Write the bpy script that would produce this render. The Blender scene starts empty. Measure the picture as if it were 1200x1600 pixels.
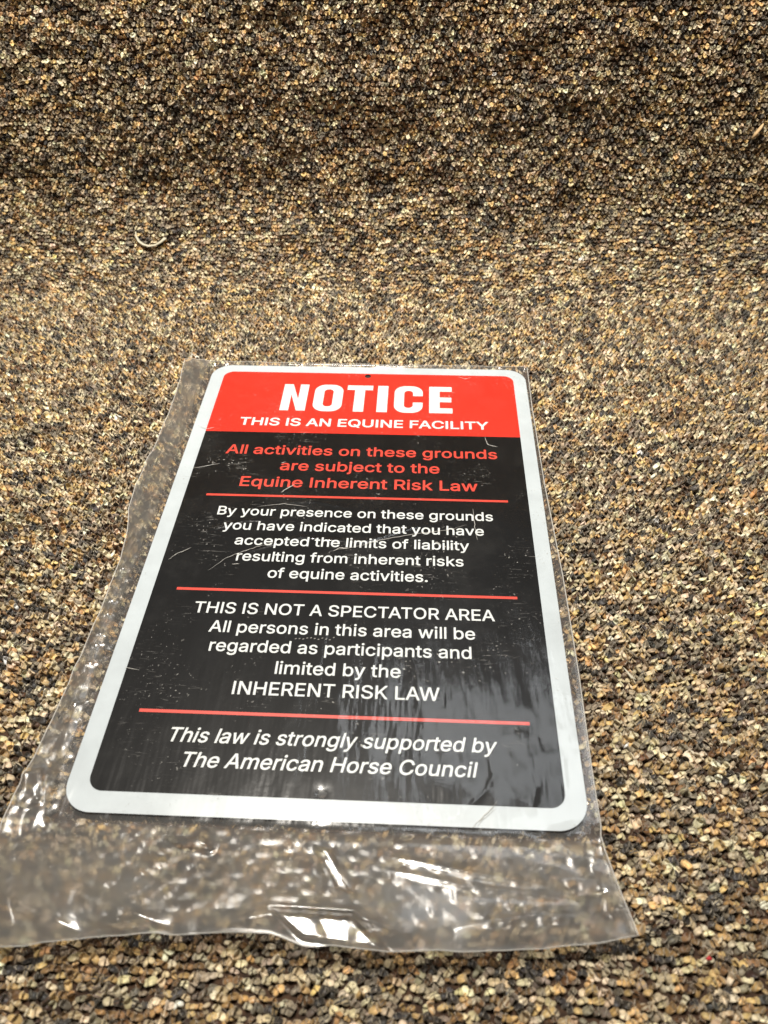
import bpy, math, random, json
import numpy as np
from mathutils import Vector, Matrix
from mathutils.geometry import delaunay_2d_cdt

rng = np.random.default_rng(11)
random.seed(5)
S = bpy.context.scene
C = S.collection
R = math.radians

# ------------------------------------------------------------------ camera
cd = bpy.data.cameras.new('camera')
cam = bpy.data.objects.new('camera', cd)
C.objects.link(cam)
S.camera = cam
cam.matrix_world = Matrix(((0.99892780, -0.02457173, 0.03923618, 0.04919417),
                           (0.04526992, 0.69583084, -0.71677757, -0.42532927),
                           (-0.00968927, 0.71778526, 0.69619713, 0.43750328),
                           (0, 0, 0, 1)))
cd.sensor_fit = 'VERTICAL'
cd.sensor_height = 36
cd.sensor_width = 27
cd.lens = 36 * 1230 / 1600
cd.clip_start = 0.02
cd.clip_end = 50
cd.dof.use_dof = True
cd.dof.focus_distance = 0.62
cd.dof.aperture_fstop = 9.0

# ------------------------------------------------------------------ light
W = bpy.data.worlds.new('World')
S.world = W
W.use_nodes = True
bg = W.node_tree.nodes['Background']
bg.inputs[0].default_value = (1.0, 0.965, 0.91, 1)
bg.inputs[1].default_value = 0.11


def lamp(name, loc, aim, sx, sy, watts, col=(1, .95, .87)):
    ld = bpy.data.lights.new(name, 'AREA')
    ld.shape = 'RECTANGLE'
    ld.size = sx
    ld.size_y = sy
    ld.energy = watts
    ld.color = col
    o = bpy.data.objects.new(name, ld)
    C.objects.link(o)
    o.location = loc
    o.rotation_euler = (Vector(aim) - Vector(loc)).to_track_quat('-Z', 'Y').to_euler()
    return o


key = lamp('ceiling_lamp', (-0.16, 0.17, 1.60), (0.0, 0.45, 0), 0.34, 0.24, 25, (1, .945, .85))
key.data.spread = R(118)         # beam narrowed for the fall-off: less light toward the near edge
lamp('ceiling_lamp', (0.40, 1.12, 2.30), (0.1, 0.0, 0), 0.9, 0.42, 4.6, (.93, .97, 1))
S.view_settings.view_transform = 'Standard'
S.view_settings.look = 'None'
S.view_settings.exposure = 0.0
S.cycles.use_denoising = True
S.cycles.max_bounces = 10
S.cycles.transparent_max_bounces = 16
S.cycles.transmission_bounces = 8
S.cycles.sample_clamp_indirect = 6.0


# ------------------------------------------------------------------ helpers
def mat(name):
    m = bpy.data.materials.new(name)
    m.use_nodes = True
    nt = m.node_tree
    nt.nodes.clear()
    out = nt.nodes.new('ShaderNodeOutputMaterial')
    return m, nt, out


def nd(nt, typ, **kw):
    n = nt.nodes.new(typ)
    for k, v in kw.items():
        if k.startswith('i_'):
            key = k[2:]
            key = int(key) if key.isdigit() else key.replace('_', ' ')
            n.inputs[key].default_value = v
        else:
            setattr(n, k, v)
    return n


def ramp(nt, stops, interp='LINEAR'):
    n = nt.nodes.new('ShaderNodeValToRGB')
    n.color_ramp.interpolation = interp
    e = n.color_ramp.elements
    while len(e) < len(stops):
        e.new(0.5)
    for k, (p, c) in enumerate(stops):
        e[k].position = p
        e[k].color = c if len(c) == 4 else (*c, 1)
    return n


def g(v):
    return (v, v, v, 1)


def mesh_obj(name, verts, faces, m, parent=None, smooth=False):
    me = bpy.data.meshes.new(name)
    me.from_pydata([tuple(v) for v in verts], [], [tuple(f) for f in faces])
    me.update()
    if smooth:
        me.polygons.foreach_set('use_smooth', [True] * len(me.polygons))
    if m:
        me.materials.append(m)
    o = bpy.data.objects.new(name, me)
    C.objects.link(o)
    if parent:
        o.parent = parent
    return o


def tag(o, label=None, cat=None, group=None, kind=None):
    for k, v in (('label', label), ('category', cat), ('group', group), ('kind', kind)):
        if v:
            o[k] = v


def lattice(seed, n=256):
    return np.random.default_rng(seed).random((n, n)) * 2 - 1


def vnoise(x, y, seed=0):
    """smooth value noise, -1..1, numpy arrays in cell units"""
    L = lattice(seed)
    xi = np.floor(x).astype(int)
    yi = np.floor(y).astype(int)
    fx = x - xi
    fy = y - yi
    fx = fx * fx * fx * (fx * (fx * 6 - 15) + 10)
    fy = fy * fy * fy * (fy * (fy * 6 - 15) + 10)
    a = L[xi % 256, yi % 256]
    b = L[(xi + 1) % 256, yi % 256]
    c = L[xi % 256, (yi + 1) % 256]
    d = L[(xi + 1) % 256, (yi + 1) % 256]
    return (a * (1 - fx) + b * fx) * (1 - fy) + (c * (1 - fx) + d * fx) * fy


def fbm(x, y, seed, octs=3):
    s = 0
    a = 1
    for k in range(octs):
        s = s + a * vnoise(x * 2 ** k + 17.3 * k, y * 2 ** k + 5.1 * k, seed + k)
        a *= .5
    return s


def sstep(a, b, x):
    t = np.clip((x - a) / (b - a), 0, 1)
    return t * t * (3 - 2 * t)


def triangulate(contours):
    """filled area (non-zero winding) of closed contours -> 2D verts, tris"""
    V, E = [], []
    for P in contours:
        k = len(V)
        n = len(P)
        V += [Vector(p) for p in P]
        E += [(k + i, k + (i + 1) % n) for i in range(n)]
    vs, _, fs, *_ = delaunay_2d_cdt(V, E, [], 0, 1e-7)
    keep = []
    A = [np.array(P) for P in contours]
    for f in fs:
        c = sum((vs[i] for i in f), Vector((0, 0))) / len(f)
        w = 0
        for P in A:
            Q = np.roll(P, -1, 0)
            up = (P[:, 1] <= c.y) & (Q[:, 1] > c.y)
            dn = (P[:, 1] > c.y) & (Q[:, 1] <= c.y)
            cr = (Q[:, 0] - P[:, 0]) * (c.y - P[:, 1]) - (c.x - P[:, 0]) * (Q[:, 1] - P[:, 1])
            w += int((up & (cr > 0)).sum()) - int((dn & (cr < 0)).sum())
        if w != 0:
            (a, b, d) = (vs[i] for i in f)
            ar = (b - a).cross(d - a)
            if abs(ar) > 1e-12:
                keep.append(tuple(f) if ar > 0 else tuple(reversed(f)))
    return [(v.x, v.y) for v in vs], keep


def rrect(x0, y0, x1, y1, r, n=10):
    P = []
    for cx, cy, a0 in ((x1 - r, y1 - r, 0), (x0 + r, y1 - r, 90), (x0 + r, y0 + r, 180), (x1 - r, y0 + r, 270)):
        for k in range(n + 1):
            a = R(a0 + 90 * k / n)
            P.append((cx + r * math.cos(a), cy + r * math.sin(a)))
    return P


def circle(cx, cy, r, n=28):
    return [(cx + r * math.cos(-2 * math.pi * k / n), cy + r * math.sin(-2 * math.pi * k / n)) for k in range(n)]


# ------------------------------------------------------------------ carpet shape
Y0, RAD, LEAN = 0.335, 0.125, R(82)      # floor ends, fillet radius, backdrop angle
SA = Y0
SB = SA + RAD * LEAN
ZB = -0.0067                             # backing height under the sign


def profile(s):
    """arc length along the sheet -> y, z, slope angle"""
    s = np.asarray(s, float)
    a = np.clip((s - SA) / RAD, 0, LEAN)
    y = np.where(s < SA, s, Y0 + RAD * np.sin(a))
    z = np.where(s < SA, 0, RAD * (1 - np.cos(a)))
    e = np.maximum(s - SB, 0)
    return y + e * math.cos(LEAN), z + e * math.sin(LEAN), a


def bumps(x, s):
    """unevenness of the sheet along its normal, metres"""
    under = 1 - sstep(0, .05, np.maximum(np.abs(x) - .17, np.maximum(-s - .24, s - .24)))
    b = .0022 * vnoise(x / .07 + 3, s / .045 + 9, 40) + .0012 * vnoise(x / .03, s / .022, 41)
    wl = sstep(SA - .02, SB, s)
    b = b + wl * (.0028 * vnoise(x / .16 + 4, s / .055 + .9 * x, 42) + .003 * vnoise(x / .05, s / .025, 43))
    d = s - (-.072 + .10 * (x - .2))
    b = b - .0035 * np.exp(-(d / .009) ** 2) * sstep(.165, .18, x) * (1 - sstep(.23, .30, x))
    b = b + .002 * np.exp(-((s - .15 - .05 * x) / .012) ** 2) * (1 - sstep(-.30, -.2, x))
    return b * (1 - .92 * under)


def sheet_point(x, s, h=0.0):
    y, z, a = profile(s)
    b = bumps(x, s) + h
    return x, y - b * np.sin(a), ZB + z + b * np.cos(a), a


XW, S0, S1 = 0.92, -0.56, SB + 0.36

m_back, nt, out = mat('carpet_backing')
nz = nd(nt, 'ShaderNodeTexNoise', i_Scale=400.0)
cr = ramp(nt, [(.35, (.02, .009, .004)), (.7, (.06, .03, .014))])
b = nd(nt, 'ShaderNodeBsdfPrincipled', i_Roughness=.95)
nt.links.new(nz.outputs['Fac'], cr.inputs[0])
nt.links.new(cr.outputs[0], b.inputs['Base Color'])
nt.links.new(b.outputs[0], out.inputs[0])

nx, ns = 210, 200
gx, gs = np.meshgrid(np.linspace(-XW - .01, XW + .01, nx), np.linspace(S0 - .01, S1 + .01, ns))
px, py, pz, _ = sheet_point(gx.ravel(), gs.ravel())
V = np.stack([px, py, pz], 1)
F = [(j * nx + i, j * nx + i + 1, (j + 1) * nx + i + 1, (j + 1) * nx + i) for j in range(ns - 1) for i in range(nx - 1)]
carpet = mesh_obj('carpet', V, F, m_back, smooth=True)
so = carpet.modifiers.new('thickness', 'SOLIDIFY')
so.thickness = .004
so.offset = -1
tag(carpet, 'brown, tan and grey looped carpet lying flat and curving up at the back', None, None, 'structure')

# yarn material: colour of each loop comes with the loop
m_yarn, nt, out = mat('yarn')
at = nd(nt, 'ShaderNodeAttribute', attribute_type='INSTANCER', attribute_name='tint')
uv = nd(nt, 'ShaderNodeUVMap', uv_map='UVMap')
mp = nd(nt, 'ShaderNodeMapping')
mp.inputs['Scale'].default_value = (2.2, 9.0, 1)
mp.inputs['Rotation'].default_value = (0, 0, .55)
ob = nd(nt, 'ShaderNodeObjectInfo')
sc = nd(nt, 'ShaderNodeVectorMath', operation='ADD')
n1 = nd(nt, 'ShaderNodeTexNoise', i_Scale=1.6, i_Detail=3.0)
r1 = ramp(nt, [(.3, g(.70)), (.5, g(.97)), (.72, g(1.22))])
mx = nd(nt, 'ShaderNodeMix', data_type='RGBA', blend_type='MULTIPLY')
mx.inputs[0].default_value = 1
bp = nd(nt, 'ShaderNodeBump', i_Strength=.4, i_Distance=.00018)
b = nd(nt, 'ShaderNodeBsdfPrincipled', i_Roughness=.48)
b.inputs['Specular IOR Level'].default_value = .30
b.inputs['Sheen Weight'].default_value = .6
b.inputs['Sheen Tint'].default_value = (1, .9, .74, 1)
b.inputs['Sheen Roughness'].default_value = .5
L = nt.links.new
L(uv.outputs[0], mp.inputs[0])
L(mp.outputs[0], sc.inputs[0])
L(ob.outputs['Random'], sc.inputs[1])
sm = nd(nt, 'ShaderNodeVectorMath', operation='SCALE')
sm.inputs['Scale'].default_value = 37.0
L(ob.outputs['Random'], sm.inputs[0])
L(sm.outputs[0], sc.inputs[1])
L(sc.outputs[0], n1.inputs['Vector'])
L(n1.outputs['Fac'], r1.inputs[0])
at2 = nd(nt, 'ShaderNodeAttribute', attribute_type='INSTANCER', attribute_name='tint_b')
wv = nd(nt, 'ShaderNodeTexWave', i_Scale=.32, i_Distortion=2.5, i_Detail=2.0)
wv.inputs['Detail Scale'].default_value = 3.0
L(sc.outputs[0], wv.inputs['Vector'])
rw = ramp(nt, [(.38, g(0)), (.58, g(1))])
L(wv.outputs['Fac'], rw.inputs[0])
mt = nd(nt, 'ShaderNodeMix', data_type='RGBA')
L(rw.outputs[0], mt.inputs[0])
L(at.outputs['Color'], mt.inputs[6])
L(at2.outputs['Color'], mt.inputs[7])
L(mt.outputs[2], mx.inputs[6])
L(r1.outputs[0], mx.inputs[7])
L(mx.outputs[2], b.inputs['Base Color'])
L(n1.outputs['Fac'], bp.inputs['Height'])
L(bp.outputs[0], b.inputs['Normal'])
L(b.outputs[0], out.inputs[0])

# loop shapes (sources for the instances)
loops_col = bpy.data.collections.new('loop_shapes')
NV = 10


def loop_shape(k):
    r = np.random.default_rng(100 + k)
    a = r.uniform(.90, 1.40) * 1e-3
    h = r.uniform(3.3, 4.2) * 1e-3
    rad = r.uniform(1.45, 1.80) * 1e-3
    lean = r.uniform(-.8, .8) * 1e-3
    tw = r.uniform(1.5, 4.0) * r.choice([-1, 1])
    ph = r.uniform(0, 6)
    nt_, nv = 11, 11
    P, UV = [], []
    for i in range(nt_ + 1):
        t = i / nt_
        th = math.pi * (1 - t)
        c = Vector((a * math.cos(th) * (1.25 if t < .15 or t > .85 else 1), lean * math.sin(th) * .9 + .0003 * math.sin(5 * t + ph),
                    h * math.sin(th) ** .8 if 0 < t < 1 else -.0008))
        tan = Vector((a * math.sin(th), 0, -h * math.cos(th) * -1)).normalized()
        tan = Vector((math.sin(th), 0, math.cos(th) * 1.0)).normalized()
        sd = Vector((0, 1, 0))
        up = sd.cross(tan) * -1
        rr = rad * (1 + .10 * math.sin(4 * t + ph)) * (.8 if t in (0, 1) else 1)
        for j in range(nv):
            v = 2 * math.pi * j / nv
            q = rr * (1 + .07 * math.cos(2 * v + tw * 2 * t + ph))
            P.append(c + sd * math.cos(v) * q + up * math.sin(v) * q)
            UV.append((t, j / nv))
    Fc, U = [], []
    for i in range(nt_):
        for j in range(nv):
            j2 = (j + 1) % nv
            Fc.append((i * nv + j, i * nv + j2, (i + 1) * nv + j2, (i + 1) * nv + j))
            v2 = (j + 1) / nv
            U += [(i / nt_, j / nv), (i / nt_, v2), ((i + 1) / nt_, v2), ((i + 1) / nt_, j / nv)]
    me = bpy.data.meshes.new('yarn_loop')
    me.from_pydata(P, [], Fc)
    ul = me.uv_layers.new(name='UVMap')
    ul.data.foreach_set('uv', [c for u in U for c in u])
    me.update()
    me.polygons.foreach_set('use_smooth', [True] * len(me.polygons))
    me.materials.append(m_yarn)
    o = bpy.data.objects.new('yarn_loop_%02d' % k, me)
    loops_col.objects.link(o)


for k in range(NV):
    loop_shape(k)

# where the loops stand
DX, DS = 0.00465, 0.00400
ni = int(2 * XW / DX)
nj = int((S1 - S0) / DS)
ii, jj = np.meshgrid(np.arange(ni), np.arange(nj))
x = -XW + (ii + .5 * (jj % 2)) * DX
s = S0 + jj * DS
x = x + rng.normal(0, .00062, x.shape) + .0016 * vnoise(x / .02, s / .02, 60)
s = s + rng.normal(0, .00058, s.shape) + .0022 * vnoise(x / .03, s / .03, 61)
x = x.ravel()
s = s.ravel()
n = len(x)
inside = (np.abs(x) < .135) & (s > -.215) & (s < .205)      # fully under the plate: none seen
keepm = ~inside | (rng.random(n) < 0)
hole = (np.hypot(x, s - .2142) < .02) | (np.hypot(x + .001, s + .212) < .02)
keepm |= hole
x, s = x[keepm], s[keepm]
n = len(x)
hj = rng.normal(0, .00038, n) + .0004 * vnoise(x / .009, s / .009, 62)
press = 1 - sstep(.0, .012, np.maximum(np.abs(x) - .152, np.abs(s) - .2286))   # pressed down by the sign
hj = np.where(press > 0, np.minimum(hj, .0002), hj) - .0028 * press
X, Yv, Zv, A = sheet_point(x, s, hj)
pos = np.stack([X, Yv, Zv], 1)
yaw = rng.normal(0, .48, n) + .5 * vnoise(x / .03, s / .03, 63)
tiltx = rng.normal(0, .11, n)
tilty = rng.normal(0, .13, n)
# rotation = Rx(A) * Rz(yaw) * Rx(tiltx) * Ry(tilty) -> euler XYZ
def rx(a):
    c, s_ = np.cos(a), np.sin(a); o = np.ones_like(a); z = o * 0
    return np.stack([np.stack([o, z, z], -1), np.stack([z, c, -s_], -1), np.stack([z, s_, c], -1)], -2)
def ry(a):
    c, s_ = np.cos(a), np.sin(a); o = np.ones_like(a); z = o * 0
    return np.stack([np.stack([c, z, s_], -1), np.stack([z, o, z], -1), np.stack([-s_, z, c], -1)], -2)
def rz(a):
    c, s_ = np.cos(a), np.sin(a); o = np.ones_like(a); z = o * 0
    return np.stack([np.stack([c, -s_, z], -1), np.stack([s_, c, z], -1), np.stack([z, z, o], -1)], -2)
M = rx(A) @ rz(yaw) @ rx(tiltx) @ ry(tilty)
eul = np.stack([np.arctan2(M[:, 2, 1], M[:, 2, 2]), -np.arcsin(np.clip(M[:, 2, 0], -1, 1)), np.arctan2(M[:, 1, 0], M[:, 0, 0])], 1)
sc1 = rng.normal(1.0, .13, n).clip(.68, 1.4)
scl = np.stack([sc1 * rng.normal(1, .1, n), sc1 * rng.normal(1, .1, n), sc1 * rng.normal(1, .12, n).clip(.7, 1.3)], 1)
pal = np.array([(.71, .61, .425), (.545, .44, .27), (.575, .39, .165), (.36, .21, .08), (.275, .228, .163), (.13, .104, .077),
                (.033, .030, .031), (.020, .016, .014), (.10, .044, .013), (.046, .019, .006), (.21, .122, .05)])
wts = np.array([.16, .14, .15, .06, .11, .07, .085, .05, .07, .045, .06])
cum = np.cumsum(wts / wts.sum())
# neighbouring loops along a row often come from the same yarn
val = rng.random(n)
row_id = np.round((s - S0) / DS).astype(int)
prev = rng.random(n) < .30
for _ in range(1):
    val[1:] = np.where(prev[1:], val[:-1], val[1:])
idx = np.searchsorted(cum, val).clip(0, len(pal) - 1)
tint = pal[idx] * .97 * np.exp(rng.normal(0, .20, n))[:, None] * np.exp(.16 * vnoise(x / .025, s / .02, 64))[:, None]
tint *= (1 + rng.normal(0, .04, (n, 3)))
tint = np.clip(tint, .008, .85)

me = bpy.data.meshes.new('carpet_loops')
me.vertices.add(n)
me.vertices.foreach_set('co', pos.ravel())
for nm, typ, arr in (('rot', 'FLOAT_VECTOR', eul), ('scl', 'FLOAT_VECTOR', scl)):
    a_ = me.attributes.new(nm, typ, 'POINT')
    a_.data.foreach_set('vector', arr.astype(np.float32).ravel())
a_ = me.attributes.new('shape', 'INT', 'POINT')
a_.data.foreach_set('value', rng.integers(0, NV, n).astype(np.int32))
a_ = me.attributes.new('tint', 'FLOAT_COLOR', 'POINT')
a_.data.foreach_set('color', np.c_[tint, np.ones(n)].astype(np.float32).ravel())
other = pal[np.searchsorted(cum, rng.random(n)).clip(0, len(pal) - 1)] * .8
mixb = (rng.random(n) < .45)[:, None]
tint_b = np.clip(np.where(mixb, .35 * tint + .65 * other, tint * rng.normal(.9, .1, (n, 1))), .008, .85)
a_ = me.attributes.new('tint_b', 'FLOAT_COLOR', 'POINT')
a_.data.foreach_set('color', np.c_[tint_b, np.ones(n)].astype(np.float32).ravel())
me.materials.append(m_yarn)
pile = bpy.data.objects.new('carpet_loops', me)
C.objects.link(pile)
pile.parent = carpet
tag(pile, kind='stuff')
ng = bpy.data.node_groups.new('loops', 'GeometryNodeTree')
ng.interface.new_socket('Geometry', in_out='INPUT', socket_type='NodeSocketGeometry')
ng.interface.new_socket('Geometry', in_out='OUTPUT', socket_type='NodeSocketGeometry')
gi = ng.nodes.new('NodeGroupInput')
go = ng.nodes.new('NodeGroupOutput')
ip = ng.nodes.new('GeometryNodeInstanceOnPoints')
ci = ng.nodes.new('GeometryNodeCollectionInfo')
ci.inputs['Collection'].default_value = loops_col
ci.inputs['Separate Children'].default_value = True
ci.inputs['Reset Children'].default_value = True
ip.inputs['Pick Instance'].default_value = True
def named(nm, typ):
    q = ng.nodes.new('GeometryNodeInputNamedAttribute')
    q.data_type = typ
    q.inputs['Name'].default_value = nm
    return q.outputs[0]
ng.links.new(gi.outputs[0], ip.inputs['Points'])
ng.links.new(ci.outputs[0], ip.inputs['Instance'])
ng.links.new(named('shape', 'INT'), ip.inputs['Instance Index'])
ng.links.new(named('rot', 'FLOAT_VECTOR'), ip.inputs['Rotation'])
ng.links.new(named('scl', 'FLOAT_VECTOR'), ip.inputs['Scale'])
ng.links.new(ip.outputs[0], go.inputs[0])
md = pile.modifiers.new('loops', 'NODES')
md.node_group = ng

# ------------------------------------------------------------------ sign
def paint(name, col, rough, grime=.0, spec=.5):
    m, nt, out = mat(name)
    tc = nd(nt, 'ShaderNodeTexCoord')
    a = nd(nt, 'ShaderNodeTexNoise', i_Scale=28.0, i_Detail=6.0, i_Roughness=.65)
    rr = ramp(nt, [(.35, g(1 - grime)), (.62, g(1.0))])
    mx = nd(nt, 'ShaderNodeMix', data_type='RGBA', blend_type='MULTIPLY')
    mx.inputs[0].default_value = 1
    mx.inputs[6].default_value = (*col, 1)
    b = nd(nt, 'ShaderNodeBsdfPrincipled', i_Roughness=rough)
    b.inputs['Specular IOR Level'].default_value = spec
    nt.links.new(tc.outputs['Object'], a.inputs['Vector'])
    nt.links.new(a.outputs['Fac'], rr.inputs[0])
    nt.links.new(rr.outputs[0], mx.inputs[7])
    nt.links.new(mx.outputs[2], b.inputs['Base Color'])
    nt.links.new(b.outputs[0], out.inputs[0])
    return m


m_white = paint('white_enamel', (.51, .565, .60), .35, .12)
m_wlet = paint('white_ink', (.66, .69, .69), .4, .03)
m_red = paint('red_ink', (.66, .026, .012), .38, .10)
m_redl = paint('red_lettering_ink', (.66, .055, .033), .42, .05)
m_black = paint('black_ink', (.006, .006, .0065), .42, .35, .10)
m_edge = paint('cut_metal_edge', (.06, .065, .08), .35, .2)

sign = bpy.data.objects.new('notice_sign', None)
C.objects.link(sign)
sign.location = (0, 0, -.0016)
tag(sign, 'red, black and white metal notice sign about an equine facility, lying inside the clear bag', 'sign')


def prism(name, contours, z0, z1, m, parent, side=None):
    vs, fs = triangulate(contours)
    dz = -parent.location.z if parent else 0
    Vt = [(a, b_, z1 + dz) for a, b_ in vs]
    Ft = list(fs)
    nsd = len(Ft)
    if z0 is not None:
        for P in contours:
            k = len(Vt)
            nn = len(P)
            for a, b_ in P:
                Vt += [(a, b_, z1 + dz), (a, b_, z0 + dz)]
            for i in range(nn):
                j = (i + 1) % nn
                Ft.append((k + 2 * i, k + 2 * i + 1, k + 2 * j + 1, k + 2 * j))
        k = len(Vt)
        Vt += [(a, b_, z0 + dz) for a, b_ in vs]
        Ft += [tuple(k + i for i in reversed(f)) for f in fs]
    o = mesh_obj(name, Vt, Ft, m, parent)
    if side:
        o.data.materials.append(side)
        for p in o.data.polygons[nsd:]:
            p.material_index = 1
    return o


HT = circle(.0004, .2136, .0030)
HB = circle(-.0010, -.2118, .0030)
prism('plate', [rrect(-.1524, -.2286, .1524, .2286, .0185, 14), HT, HB], -.0018, 0, m_white, sign, m_edge)
IX0, IX1, IY0, IY1, YR, IR = -.1400, .1405, -.2155, .2178, .1238, .0095
hd = [p for p in rrect(IX0, YR - .05, IX1, IY1, IR, 10) if p[1] > YR + .001]
hd = hd + [(IX0, YR), (IX1, YR)]
prism('red_header', [hd, HT], None, .00008, m_red, sign)
bd = [p for p in rrect(IX0, IY0, IX1, YR + .05, IR, 10) if p[1] < YR - .001]
bd = [(IX0, YR)] + bd + [(IX1, YR)]
prism('black_panel', [bd, HB], None, .00008, m_black, sign)

for x0, x1, yc in ((-.1219, .1240, .0407), (-.1226, .1239, -.0600), (-.1228, .1239, -.1612)):
    prism('rule', [[(x0, yc - .00115), (x1, yc - .00115), (x1, yc + .00115), (x0, yc + .00115)]], None, .00016, m_redl, sign)

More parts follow.
